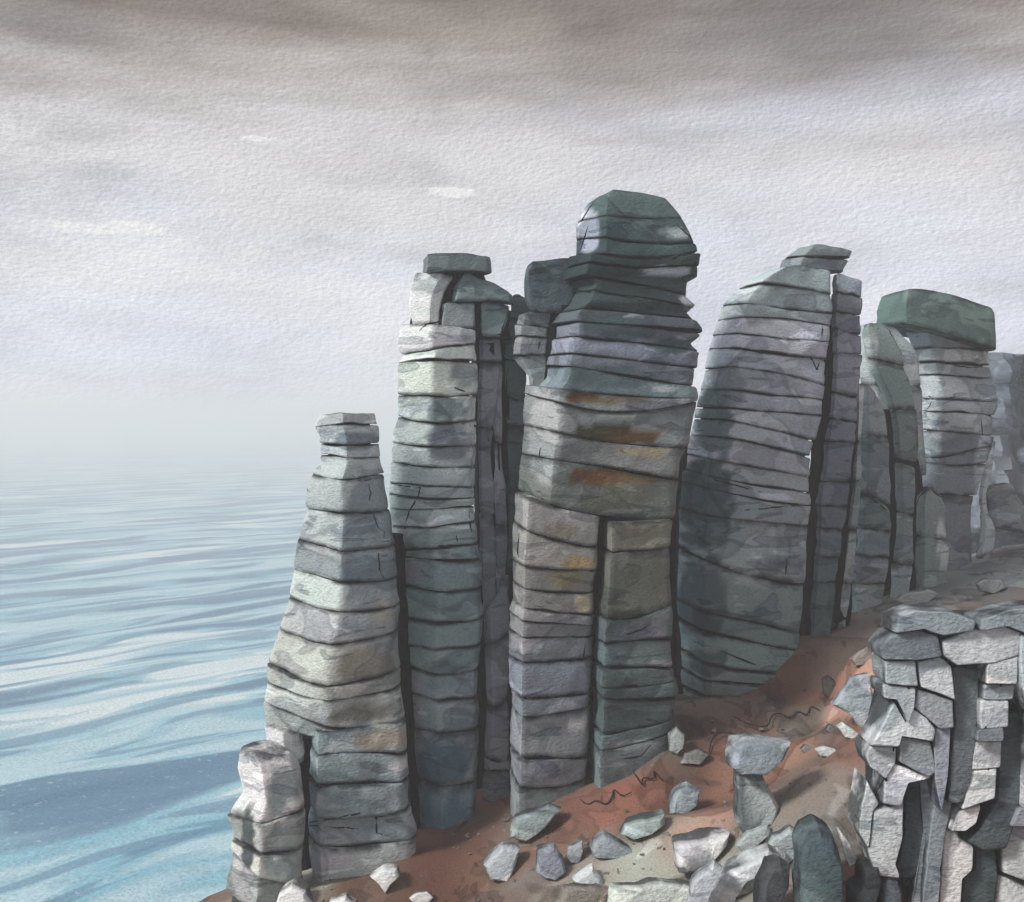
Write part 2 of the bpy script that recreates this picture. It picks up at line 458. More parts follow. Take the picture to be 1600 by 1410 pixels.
    if core and len(cracks) > 2:
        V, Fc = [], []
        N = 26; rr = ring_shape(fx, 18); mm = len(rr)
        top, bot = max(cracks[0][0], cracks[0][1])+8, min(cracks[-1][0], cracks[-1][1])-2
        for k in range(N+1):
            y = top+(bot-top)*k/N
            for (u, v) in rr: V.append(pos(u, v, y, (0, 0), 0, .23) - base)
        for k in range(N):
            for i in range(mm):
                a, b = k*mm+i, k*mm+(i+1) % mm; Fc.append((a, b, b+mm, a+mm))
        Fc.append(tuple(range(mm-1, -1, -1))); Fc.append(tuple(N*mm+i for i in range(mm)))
        link('shade_core', make_mesh('shade_core', V, Fc), DARK, parent)

def backing(parent, L, R, y0, y1, Y, th=1.6, name='shade_core', mat=None):
    """rock filling the clefts between columns, its dark colour standing for their shade"""
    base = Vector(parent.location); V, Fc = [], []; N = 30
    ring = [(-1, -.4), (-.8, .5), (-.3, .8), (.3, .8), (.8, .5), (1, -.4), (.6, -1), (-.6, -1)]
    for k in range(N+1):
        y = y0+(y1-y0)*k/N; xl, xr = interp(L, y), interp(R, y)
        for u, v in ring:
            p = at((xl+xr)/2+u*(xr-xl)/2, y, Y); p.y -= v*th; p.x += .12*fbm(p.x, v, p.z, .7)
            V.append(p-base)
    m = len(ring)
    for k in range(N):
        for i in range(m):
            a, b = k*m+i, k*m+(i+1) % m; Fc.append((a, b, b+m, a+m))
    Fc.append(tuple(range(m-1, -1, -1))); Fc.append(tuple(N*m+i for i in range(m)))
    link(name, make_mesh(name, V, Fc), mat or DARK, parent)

PALE, CREAM = (196, 200, 192), (178, 182, 172)
GREY, BLUEG = (128, 134, 136), (104, 116, 124)
LILAC, WARM = (140, 138, 150), (128, 122, 112)
SLATE, DEEPS = (74, 90, 92), (54, 70, 73)
TEAL, PURP = (92, 116, 128), (108, 108, 118)
RUST, OCHRE, OLIVE = (80, 46, 8), (134, 108, 66), (98, 96, 72)

# --- the leftmost, tapering stack
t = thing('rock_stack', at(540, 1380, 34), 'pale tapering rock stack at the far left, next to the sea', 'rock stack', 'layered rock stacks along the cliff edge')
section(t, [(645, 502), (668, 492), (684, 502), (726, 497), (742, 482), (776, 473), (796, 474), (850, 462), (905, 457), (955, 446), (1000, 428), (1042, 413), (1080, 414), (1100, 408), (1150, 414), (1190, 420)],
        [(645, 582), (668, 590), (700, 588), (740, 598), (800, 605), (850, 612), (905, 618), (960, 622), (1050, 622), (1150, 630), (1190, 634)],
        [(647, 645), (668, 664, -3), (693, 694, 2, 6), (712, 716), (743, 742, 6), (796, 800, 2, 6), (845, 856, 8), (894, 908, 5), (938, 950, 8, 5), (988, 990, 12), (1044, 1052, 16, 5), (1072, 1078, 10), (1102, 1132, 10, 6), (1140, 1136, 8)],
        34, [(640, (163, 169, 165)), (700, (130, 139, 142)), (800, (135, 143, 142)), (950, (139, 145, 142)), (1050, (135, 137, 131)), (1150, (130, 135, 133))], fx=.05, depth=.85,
        patches=[(588, 850, 52, 118, (92, 106, 114), .9), (600, 960, 52, 60, (104, 114, 120), .8), (560, 690, 40, 14, (84, 98, 108), .9), (575, 1035, 42, 26, (108, 106, 94), .9), (570, 1110, 50, 16, (112, 108, 92), .9), (480, 1030, 40, 22, (150, 156, 146), .8), (600, 960, 16, 22, (124, 120, 112), .7), (470, 1080, 34, 18, (150, 158, 152), .8)])  # tall blue-grey patch puts the stack's shaded right side into the rock colour
section(t, [(1136, 480), (1180, 482), (1240, 480), (1330, 482), (1365, 486)], [(1136, 630), (1200, 636), (1260, 640), (1340, 650), (1365, 652)],
        [(1140, 1136), (1176, 1184, -6), (1222, 1225, -2, 7), (1262, 1270, 8), (1316, 1318, 2), (1372, 1350)], 33.4,
        [(1130, (118, 130, 132)), (1230, (110, 124, 130)), (1350, (128, 134, 136))], sink=45, fx=-.7, depth=.7,
        patches=[(600, 1155, 44, 20, (126, 120, 106), .9), (540, 1200, 60, 24, (100, 116, 118), .8), (620, 1205, 16, 16, (170, 176, 184), .9), (520, 1340, 40, 20, (150, 150, 156), .7)])
section(t, [(1136, 412), (1180, 418), (1200, 424)], [(1136, 474), (1200, 476)], [(1138, 1142), (1170, 1196, 0), ], 33.6, [(1130, (176, 180, 172))], fx=.1, depth=.8, core=False)

t = thing('rock_stack', at(420, 1390, 32), 'short pale blocky outcrop with a dark notch at the foot of the leftmost stack', 'rock stack', 'layered rock stacks along the cliff edge')
section(t, [(1178, 372), (1215, 366), (1250, 374), (1280, 354), (1310, 366), (1335, 362), (1380, 350), (1420, 350)], [(1178, 440), (1200, 466), (1280, 474), (1390, 470), (1420, 462)],
        [(1178, 1186, -4), (1280, 1272, 3, 5), (1318, 1332, 2, 5), (1336, 1386, 0, 7), (1400, 1440)], 32,
        [(1170, (178, 182, 176)), (1300, (158, 163, 159)), (1400, (154, 160, 152))], fx=.0, depth=.9,
        patches=[(448, 1235, 26, 38, (112, 128, 128), .95), (448, 1330, 26, 48, (124, 138, 136), .95), (392, 1310, 14, 46, (58, 68, 70), .95), (372, 1290, 12, 28, (120, 126, 122), .8), (420, 1390, 24, 22, (140, 150, 146), .8)])

backing(t, [(1130, 446), (1400, 462)], [(1130, 492), (1400, 500)], 1150, 1420, 34.4, .7)
# --- second stack
t = thing('rock_stack', at(690, 1330, 36), 'tall pale-sided rock stack with a flat square cap, second from the left', 'rock stack', 'layered rock stacks along the cliff edge')
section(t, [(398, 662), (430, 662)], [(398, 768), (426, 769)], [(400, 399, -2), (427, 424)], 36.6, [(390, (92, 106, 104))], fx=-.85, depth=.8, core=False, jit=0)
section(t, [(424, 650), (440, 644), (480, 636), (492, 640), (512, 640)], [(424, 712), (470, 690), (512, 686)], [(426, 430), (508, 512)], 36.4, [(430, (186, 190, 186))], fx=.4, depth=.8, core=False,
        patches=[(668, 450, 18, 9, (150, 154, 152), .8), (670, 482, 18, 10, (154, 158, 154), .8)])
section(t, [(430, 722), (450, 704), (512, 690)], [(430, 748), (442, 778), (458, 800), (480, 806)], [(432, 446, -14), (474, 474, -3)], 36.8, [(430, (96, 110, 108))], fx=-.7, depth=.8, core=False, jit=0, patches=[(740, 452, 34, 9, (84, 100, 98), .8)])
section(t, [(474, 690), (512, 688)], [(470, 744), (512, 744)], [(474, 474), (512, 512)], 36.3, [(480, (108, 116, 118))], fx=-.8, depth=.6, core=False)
section(t, [(505, 624), (540, 618), (556, 628), (566, 620), (612, 618), (640, 620), (700, 611), (760, 606), (800, 604), (840, 610), (870, 622), (1000, 625), (1100, 629), (1200, 640), (1350, 656)],
        [(505, 744), (600, 744), (740, 741), (800, 741), (860, 746), (950, 754), (1000, 748), (1150, 746), (1250, 743), (1320, 735)],
        [(506, 514), (553, 536, 2), (567, 566, -3, 6), (616, 617, 4), (650, 656, 8), (692, 696, 4), (722, 730, 4), (756, 764, -2), (774, 780, 2, 5), (797, 792, 0), (824, 816, 2), (860, 852, 0, 7), (872, 876, 0, 6), (915, 922, 4), (967, 970, 2, 5), (1010, 1010, 0), (1043, 1050, 4, 5), (1083, 1092, 3, 6), (1141, 1142, 0, 6), (1222, 1226, 0, 6), (1352, 1308, 4)],
        36.2, [(500, (165, 171, 167)), (600, (162, 171, 162)), (700, (151, 158, 156)), (780, (138, 147, 147)), (880, (114, 129, 132)), (1000, (107, 127, 129)), (1100, (114, 129, 134)), (1200, (123, 138, 145)), (1300, (101, 127, 140))], sink=45, fx=-.05, depth=.85,
        patches=[(700, 640, 30, 20, (86, 102, 102), .9), (705, 690, 34, 34, (104, 108, 118), .9), (725, 590, 20, 20, (104, 112, 114), .8), (690, 960, 50, 40, (94, 114, 114), .7), (645, 1120, 20, 60, (134, 132, 144), .85), (690, 1190, 42, 32, (74, 104, 120), .95), (690, 1280, 44, 44, (70, 104, 122), .95), (640, 890, 20, 16, (124, 118, 132), .8), (700, 1050, 44, 26, (88, 108, 114), .7)])

backing(t, [(820, 612), (1000, 618), (1200, 632), (1400, 645)], [(820, 640), (1400, 670)], 830, 1400, 36.6, 1.2)
backing(t, [(420, 668), (440, 652), (520, 640)], [(420, 752), (440, 762), (520, 796)], 418, 530, 37.0, .7)
t = thing('rock_fin', at(775, 1295, 37), 'cluster of slender grey-purple fins squeezed between the second and the tallest stack', 'rock fins', 'layered rock stacks along the cliff edge')
section(t, [(472, 746), (524, 749)], [(472, 798), (500, 794), (524, 784)], [(472, 478, -3), (526, 526, 0)], 36.6, [(480, (92, 108, 108))], fx=-.8, depth=.6, core=False, jit=0)
section(t, [(526, 748), (700, 746), (900, 752), (1000, 758)], [(526, 782), (566, 784), (700, 768), (800, 772), (950, 776), (1000, 770)], [(528, 528), (567, 567, 0, 5), (666, 672, 0, 4), (800, 806), (960, 960)], 37.0, [(500, (112, 114, 122)), (700, (100, 106, 118)), (950, (96, 104, 112))], fx=-.6, depth=.7, jit=1)
section(t, [(567, 768), (800, 774), (950, 777), (1040, 762)], [(567, 784), (700, 786), (820, 792), (960, 786), (1040, 770)], [(569, 569), (690, 694), (820, 824), (1035, 1035)], 37.4, [(560, (136, 134, 144)), (900, (112, 114, 120))], fx=-.5, depth=.8, jit=1)
section(t, [(440, 806), (480, 800), (560, 786), (700, 790), (800, 796), (900, 790)], [(440, 812), (480, 838), (560, 822), (700, 820), (780, 812), (900, 800)], [(462, 470, -4), (500, 504), (530, 530), (562, 566, 0, 5), (622, 626), (664, 668), (900, 900)], 37.8, [(450, (88, 102, 102)), (560, (70, 86, 88)), (900, (78, 90, 94))], fx=-.6, depth=.7, jit=1.5)
section(t, [(985, 758), (1100, 760), (1300, 752)], [(880, 796), (1290, 795)], [(955, 900), (1010, 990), (1105, 1092, 6, 5), (1184, 1190, 0, 6), (1206, 1204, 0, 6), (1302, 1290)], 36.6, [(900, (84, 94, 100)), (1150, (112, 114, 122)), (1300, (104, 110, 114))], sink=45, fx=-.4, depth=.7, jit=1)

backing(t, [(480, 736), (700, 738), (1300, 738)], [(480, 800), (620, 822), (1300, 812)], 486, 1340, 38.4, .8)
# --- the tallest stack
t = thing('rock_stack', at(930, 1240, 36), 'tallest rock stack, dark green domed head and rust-stained middle', 'rock stack', 'layered rock stacks along the cliff edge')
section(t, [(300, 936), (312, 918), (345, 904), (400, 897)], [(300, 1018), (308, 1042), (335, 1066), (360, 1080), (400, 1092)],
        [(302, 304, -4), (342, 337, 6), (369, 378, 10, 5), (394, 390, 14)], 36.3, [(300, (64, 82, 82)), (390, (48, 65, 66))], fx=-.55, depth=.95, jit=1,
        patches=[(918, 360, 16, 44, (170, 170, 186), .9), (1050, 365, 26, 8, (150, 164, 162), .7)])
section(t, [(392, 884), (432, 882), (445, 900), (470, 890), (500, 862), (540, 858), (590, 850), (620, 824)], [(392, 1094), (412, 1092), (428, 1090), (434, 1072), (458, 1072), (474, 1090), (484, 1072), (500, 1088), (512, 1097), (522, 1094), (534, 1078), (548, 1094), (574, 1090), (600, 1086), (620, 1086)],
        [(394, 390, 18, 5), (412, 412, 8, 4), (434, 460, -2, 6), (452, 478, 0), (484, 496, 0, 5), (505, 518, -2, 6), (526, 546, 0, 5), (552, 574, 0), (570, 602, 2, 5), (606, 622, 4, 5)],
        36.0, [(395, (34, 49, 51)), (480, (42, 57, 59)), (520, (84, 90, 102)), (545, (116, 119, 134)), (570, (110, 116, 126)), (600, (92, 106, 112))], fx=-.7, depth=.85, jit=3,
        patches=[(1040, 423, 44, 9, (132, 142, 148), .9), (1078, 470, 20, 14, (142, 146, 154), .9), (985, 500, 18, 8, (150, 154, 156), .9), (1045, 540, 40, 14, (56, 74, 78), .95), (960, 515, 60, 20, (60, 76, 80), .9), (950, 590, 70, 20, (78, 96, 100), .9), (1035, 608, 24, 6, (160, 162, 166), .9)])
section(t, [(406, 826), (440, 818), (470, 820), (490, 832)], [(406, 902), (490, 900)], [(410, 402), (487, 484, 4)], 36.2, [(400, (58, 72, 77))], fx=-.85, depth=.8, core=False, jit=0)
section(t, [(488, 806), (560, 800), (590, 822)], [(488, 866), (520, 858), (590, 856)], [(490, 488), (508, 512), (526, 528, 0, 4), (556, 554, 0, 6), (600, 604, 6)], 36.4, [(490, (104, 112, 114)), (560, (110, 116, 114))], fx=-.6, depth=.7, jit=2)
section(t, [(600, 822), (700, 815), (760, 812), (800, 806), (830, 803)], [(600, 1090), (640, 1086), (690, 1078), (720, 1064), (800, 1060), (830, 1054)],
        [(600, 622, 8), (614, 626, 24, 4), (664, 700, 8, 5), (712, 752, -2, 6), (768, 812, 14, 6)],
        35.8, [(600, (106, 111, 113)), (660, (93, 98, 99)), (700, (98, 102, 102)), (760, (86, 92, 89))], fx=-.62, depth=.68, jit=1.2, n=76,
        patches=[(905, 622, 26, 10, RUST, 1.0), (960, 626, 50, 8, (98, 84, 54), .85), (940, 676, 54, 16, (56, 50, 26), 1.0), (985, 684, 50, 10, (76, 52, 12), 1.0), (930, 742, 52, 14, RUST, 1.0), (985, 748, 40, 12, (88, 70, 30), .9), (960, 785, 60, 20, (84, 88, 72), .9), (1010, 640, 60, 18, (104, 104, 112), .6), (960, 652, 50, 5, (170, 168, 160), .8), (1005, 706, 50, 8, (140, 124, 92), .8), (850, 680, 24, 80, (146, 146, 146), .6)])
section(t, [(770, 806), (850, 801), (1000, 797), (1285, 795)], [(800, 940), (900, 934), (1000, 924), (1235, 918)],
        [(772, 808, 4), (818, 858, 6, 4), (878, 894, 2), (914, 930, 2), (944, 964, 0), (962, 980, 0), (990, 998, 0, 5), (1030, 1031, 0, 5), (1084, 1086, 2, 9), (1113, 1104, 6, 7), (1178, 1190, -2, 8), (1214, 1222, 10, 6), (1288, 1240, 6)],
        35.0, [(800, (126, 127, 126)), (900, (120, 119, 114)), (980, (112, 114, 118)), (1050, (106, 109, 120)), (1150, (108, 114, 121)), (1260, (104, 115, 118))], sink=45, fx=-.72, depth=1.05, jit=1.2,
        patches=[(878, 830, 34, 16, (98, 94, 80), .85), (905, 880, 32, 12, OCHRE, .8), (880, 905, 26, 14, (112, 102, 70), .8), (915, 945, 20, 14, (152, 140, 112), .9), (830, 1005, 18, 8, (160, 160, 166), .8), (905, 1132, 20, 6, (184, 184, 188), .9), (840, 1135, 28, 8, (84, 92, 96), .8), (870, 1200, 40, 16, (92, 98, 108), .8)])
section(t, [(810, 942), (900, 938), (1000, 930), (1240, 924)], [(800, 1052), (860, 1046), (1000, 1050), (1090, 1058), (1130, 1052), (1170, 1042)],
        [(816, 814), (860, 858, 0, 3), (962, 944, 10, 4), (1002, 1000, -2, 8), (1036, 1048, -2, 7), (1066, 1066, 4, 4), (1082, 1092, 4, 8), (1140, 1128, 4, 5), (1164, 1148, 4, 5), (1232, 1166, 4)],
        35.1, [(810, (114, 112, 98)), (870, (79, 85, 77)), (940, (81, 87, 77)), (980, (83, 93, 98)), (1050, (70, 87, 87)), (1120, (60, 77, 79)), (1200, (83, 96, 98))], sink=45, fx=-.85, depth=1.1, jit=1.5,
        patches=[(1000, 832, 34, 12, (96, 94, 80), .8), (1000, 985, 40, 16, (100, 98, 112), .8), (1030, 1040, 22, 8, (140, 142, 146), .8), (1000, 1160, 44, 8, (134, 144, 146), .7)])

backing(t, [(480, 850), (640, 830), (815, 900), (1280, 890)], [(480, 1040), (640, 1078), (815, 1060), (1000, 1062), (1280, 1050)], 480, 1290, 36.4, 1.1)
# --- fourth stack
t = thing('rock_stack', at(1160, 1095, 40), 'broad slate-grey rock stack with rounded shoulders, right of the tallest stack', 'rock stack', 'layered rock stacks along the cliff edge')
section(t, [(384, 1248), (402, 1228), (422, 1222)], [(384, 1326), (392, 1330), (420, 1316)], [(386, 392, -4), (402, 404, 0, 6), (421, 424, 0)], 40.6, [(380, (112, 120, 122))], fx=-.6, depth=.8, jit=1, core=False)
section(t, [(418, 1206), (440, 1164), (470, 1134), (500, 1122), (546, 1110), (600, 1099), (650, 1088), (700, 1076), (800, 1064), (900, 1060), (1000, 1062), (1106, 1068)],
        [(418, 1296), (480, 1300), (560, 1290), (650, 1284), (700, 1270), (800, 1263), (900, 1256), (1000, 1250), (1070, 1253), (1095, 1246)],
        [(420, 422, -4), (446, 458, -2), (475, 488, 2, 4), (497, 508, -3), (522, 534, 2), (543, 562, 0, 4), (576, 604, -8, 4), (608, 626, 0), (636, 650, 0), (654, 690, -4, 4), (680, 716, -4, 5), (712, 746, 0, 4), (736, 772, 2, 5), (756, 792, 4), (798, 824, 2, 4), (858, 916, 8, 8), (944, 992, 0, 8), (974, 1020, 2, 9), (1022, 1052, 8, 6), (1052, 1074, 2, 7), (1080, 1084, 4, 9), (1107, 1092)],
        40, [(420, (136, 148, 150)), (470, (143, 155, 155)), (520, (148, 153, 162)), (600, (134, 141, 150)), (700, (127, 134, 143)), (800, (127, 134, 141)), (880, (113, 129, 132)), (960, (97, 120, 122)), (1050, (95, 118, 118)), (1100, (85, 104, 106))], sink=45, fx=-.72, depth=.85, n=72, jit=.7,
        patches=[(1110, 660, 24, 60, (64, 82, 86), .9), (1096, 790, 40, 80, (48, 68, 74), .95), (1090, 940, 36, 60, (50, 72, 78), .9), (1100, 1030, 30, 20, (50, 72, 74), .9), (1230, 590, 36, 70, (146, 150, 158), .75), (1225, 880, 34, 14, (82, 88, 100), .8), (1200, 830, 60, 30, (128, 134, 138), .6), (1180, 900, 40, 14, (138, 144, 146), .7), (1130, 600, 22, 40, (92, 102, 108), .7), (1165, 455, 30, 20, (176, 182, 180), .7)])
section(t, [(426, 1304), (560, 1302), (640, 1298), (700, 1288), (800, 1277), (900, 1274), (1000, 1264)], [(426, 1322), (438, 1346), (560, 1344), (650, 1337), (740, 1330), (860, 1314), (990, 1298)],
        [(428, 436, -4), (456, 464), (488, 492), (514, 524), (552, 554), (614, 620, 0, 4), (654, 660), (690, 692), (752, 752), (790, 792, 0, 4), (825, 828, 0, 4), (868, 872), (910, 912), (1004, 985)],
        40.3, [(430, (116, 120, 128)), (550, (108, 112, 124)), (700, (96, 102, 116)), (800, (76, 88, 100)), (900, (68, 86, 92)), (1000, (66, 84, 86))], sink=45, fx=-.9, depth=.8, jit=1)
section(t, [(640, 1340), (760, 1333), (860, 1318), (985, 1302)], [(560, 1350), (760, 1344), (860, 1336), (985, 1322)], [(600, 600), (690, 690), (752, 752), (828, 828), (912, 912), (982, 976)], 41.2, [(640, (150, 158, 158)), (900, (112, 124, 126))], sink=45, fx=-.5, depth=.9, jit=1)

backing(t, [(640, 1062), (1110, 1046)], [(640, 1130), (1110, 1120)], 690, 1150, 40.6, .9)
backing(t, [(470, 1284), (650, 1274), (1000, 1244)], [(470, 1332), (600, 1340), (700, 1345), (1000, 1330)], 470, 1040, 41.6, .7)
# --- thin fins between the fourth and the right-hand stack
t = thing('rock_fin', at(1400, 940, 44), 'leaning green-grey fins of rock between the slate-grey and the right-hand stack', 'rock fins', 'layered rock stacks along the cliff edge')
section(t, [(508, 1350), (520, 1347), (570, 1358), (620, 1384), (670, 1396), (720, 1398)], [(508, 1384), (520, 1394), (560, 1410), (600, 1424), (650, 1432), (720, 1434)], [(508, 510, -4), (560, 572), (640, 640), (716, 722)], 43.6, [(510, (90, 106, 104)), (720, (82, 98, 96))], fx=-.8, depth=.8, jit=0, gap=2,
        patches=[(1356, 545, 12, 30, (152, 160, 156), .9)])
section(t, [(600, 1348), (770, 1342)], [(600, 1362), (640, 1382), (700, 1389), (775, 1390)], [(604, 612, -8), (680, 684), (772, 792, -4)], 43.2, [(600, (106, 118, 120))], fx=-.6, depth=.8, jit=0, gap=2)
section(t, [(780, 1342), (960, 1330)], [(780, 1388), (820, 1392), (955, 1378)], [(778, 800, -10), (826, 830), (868, 872, 0, 3), (912, 914, 0, 3), (970, 948)], 43.0, [(780, (90, 108, 106)), (900, (98, 108, 118)), (960, (116, 126, 130))], sink=45, fx=-.8, depth=.8, jit=1,)
section(t, [(722, 1398), (800, 1404), (940, 1394)], [(722, 1432), (800, 1428), (925, 1424)], [(724, 730), (800, 806), (880, 884), (944, 928)], 43.8, [(720, (88, 102, 102)), (900, (112, 124, 126))], sink=45, fx=-.6, depth=.9, jit=1)
section(t, [(768, 1442), (780, 1434), (920, 1430)], [(768, 1466), (790, 1478), (910, 1482)], [(768, 772, -8), (840, 844), (926, 906)], 44.6, [(770, (110, 122, 122))], sink=45, fx=-.7, depth=.9, jit=0, gap=3, patches=[(1470, 850, 10, 40, (166, 170, 172), .8)])

backing(t, [(640, 1334), (980, 1316)], [(640, 1392), (720, 1440), (960, 1490)], 640, 990, 45.2, .8)
section(t, [(506, 1347), (560, 1346), (730, 1346)], [(506, 1392), (540, 1424), (560, 1436), (730, 1446)], [(507, 512, -3), (600, 604), (740, 744)], 45.2, [(500, (140, 148, 150)), (740, (128, 136, 140))], fx=-.6, depth=.5, jit=0, gap=2)
# --- right-hand stack
t = thing('rock_stack', at(1500, 870, 48), 'right-hand grey rock stack wearing a wide dark green tilted cap slab', 'rock stack', 'layered rock stacks along the cliff edge')
section(t, [(455, 1388), (480, 1379), (506, 1380), (546, 1400)], [(455, 1530), (484, 1552), (546, 1558)], [(456, 482, -10), (506, 546, -2)], 47.4, [(450, (82, 104, 98))], fx=-.85, depth=.9, jit=0, core=False, n=70)
section(t, [(500, 1414), (560, 1432), (620, 1446), (720, 1442), (770, 1440), (900, 1470)], [(540, 1542), (560, 1540), (600, 1554), (634, 1560), (700, 1548), (760, 1526), (800, 1518), (890, 1520)],
        [(508, 546, -2), (544, 548, 0), (566, 572, 0, 5), (586, 592), (624, 628, 0, 4), (642, 650, 0, 5), (672, 682, 0, 4), (718, 696, 0, 4), (722, 724, 4), (770, 776), (905, 872, 4)],
        48, [(510, (132, 140, 144)), (600, (128, 136, 140)), (680, (108, 118, 124)), (760, (112, 120, 124)), (870, (124, 130, 136))], sink=45, fx=-.75, depth=.8, jit=2,
        patches=[(1442, 640, 14, 90, (158, 164, 166), .7), (1530, 740, 14, 90, (166, 172, 176), .8), (1500, 556, 20, 8, (180, 184, 186), .8)])
section(t, [(700, 1548), (780, 1528), (820, 1534), (868, 1524)], [(660, 1562), (780, 1540), (830, 1552), (868, 1550)], [(690, 690), (800, 806), (872, 862)], 47.6, [(690, (160, 168, 172))], fx=-.5, depth=.8, jit=0, core=False)

# drawn ink strokes, added as thin dark tubes laid over the slabs
INK = plain_rock('dark_ink', (.012, .013, .014))
def ink_line(pl, r=.042):
    dg = bpy.context.evaluated_depsgraph_get(); o0 = Vector((0, 0, EYE)); P, par = [], None
    for a, b in zip(pl, pl[1:]):
        k = max(2, int(math.hypot(b[0]-a[0], b[1]-a[1])/7))
        for i in range(k+1):
            px, py = a[0]+(b[0]-a[0])*i/k+random.gauss(0, .5), a[1]+(b[1]-a[1])*i/k+random.gauss(0, .5)
            d = (at(px, py, 1.0)-o0).normalized()
            ok, loc, nrm, idx, ob, mx_ = scene.ray_cast(dg, o0, d)
            if not ok or ob.parent is None: continue
            if par is None: par = ob.parent
            if ob.name.startswith('shade_core') or (P and (loc-P[-1]).length > .9): continue
            P.append(loc + d*.018)
    if len(P) < 4 or par is None: return
    base = Vector(par.location); V, Fc = [], []
    for i, p in enumerate(P):
        d = (P[min(i+1, len(P)-1)]-P[max(i-1, 0)])
        d = d.normalized() if d.length > 1e-5 else Vector((1, 0, 0))
        a = d.cross(Vector((0, 1, 0))); a = a.normalized() if a.length > 1e-4 else Vector((1, 0, 0)); b = d.cross(a).normalized()
        rr = r*(.45+.6*math.sin(math.pi*(i+.4)/(len(P)))) * (1+.35*noise.noise(p*2.0))
        for k in range(6):
            an = k*math.pi/3; V.append(p+a*math.cos(an)*rr+b*math.sin(an)*rr*.5-base)
    for i in range(len(P)-1):
        for k in range(6):
            q = i*6+k; w_ = i*6+(k+1) % 6; Fc.append((q, w_, w_+6, q+6))
    link('ink_line', make_mesh('ink_line', V, Fc), INK, par)

bpy.context.view_layer.update()
INK_LINES = [
 [(575, 754), (578, 772), (573, 798)], [(540, 799), (582, 803), (590, 825), (600, 832), (598, 850)], [(590, 857), (592, 890), (600, 905)], [(588, 1252), (588, 1302), (622, 1308)],
 [(484, 1286), (586, 1266)], [(484, 1290), (580, 1297)], [(480, 690), (506, 676)], [(475, 776), (500, 780)], [(480, 848), (535, 862)], [(545, 742), (570, 752), (596, 744)],
 [(610, 757), (658, 763), (654, 776), (640, 800), (630, 834)], [(715, 815), (713, 852), (634, 858)], [(732, 800), (736, 832)], [(712, 432), (697, 470), (689, 504)], [(747, 478), (750, 520), (782, 522), (793, 484)],
 [(690, 600), (740, 616)], [(720, 662), (770, 672)], [(655, 520), (665, 508), (690, 502)], [(752, 600), (760, 660), (766, 720)], [(790, 580), (796, 640), (792, 700)],
 [(928, 318), (908, 346)], [(920, 352), (908, 392)], [(1056, 350), (1078, 372), (1084, 386)], [(985, 400), (1050, 405), (1084, 396)], [(890, 462), (905, 450)], [(846, 520), (838, 556)], [(880, 450), (960, 462), (1040, 478)],
 [(845, 700), (842, 722)], [(920, 830), (935, 818)], [(812, 832), (810, 872)], [(1018, 1140), (1016, 1164), (1000, 1182), (960, 1188)], [(914, 1000), (910, 1032)], [(950, 1000), (1000, 985), (1040, 960)], [(960, 1070), (1030, 1072)],
 [(1286, 500), (1283, 540)], [(1262, 548), (1276, 578), (1288, 546)], [(1228, 872), (1228, 900)], [(1100, 745), (1190, 770)], [(1130, 800), (1250, 790)], [(1085, 1000), (1180, 1040), (1240, 1046)],
 [(1445, 615), (1458, 624), (1450, 640)], [(1446, 716), (1535, 694)], [(1532, 648), (1536, 692)], [(1446, 566), (1535, 576)], [(1432, 792), (1440, 768), (1464, 764), (1477, 790), (1482, 850), (1487, 898)],
 [(1384, 512), (1404, 540), (1420, 590), (1434, 660)], [(1352, 772), (1388, 800)]]
for pl in INK_LINES: ink_line(pl)

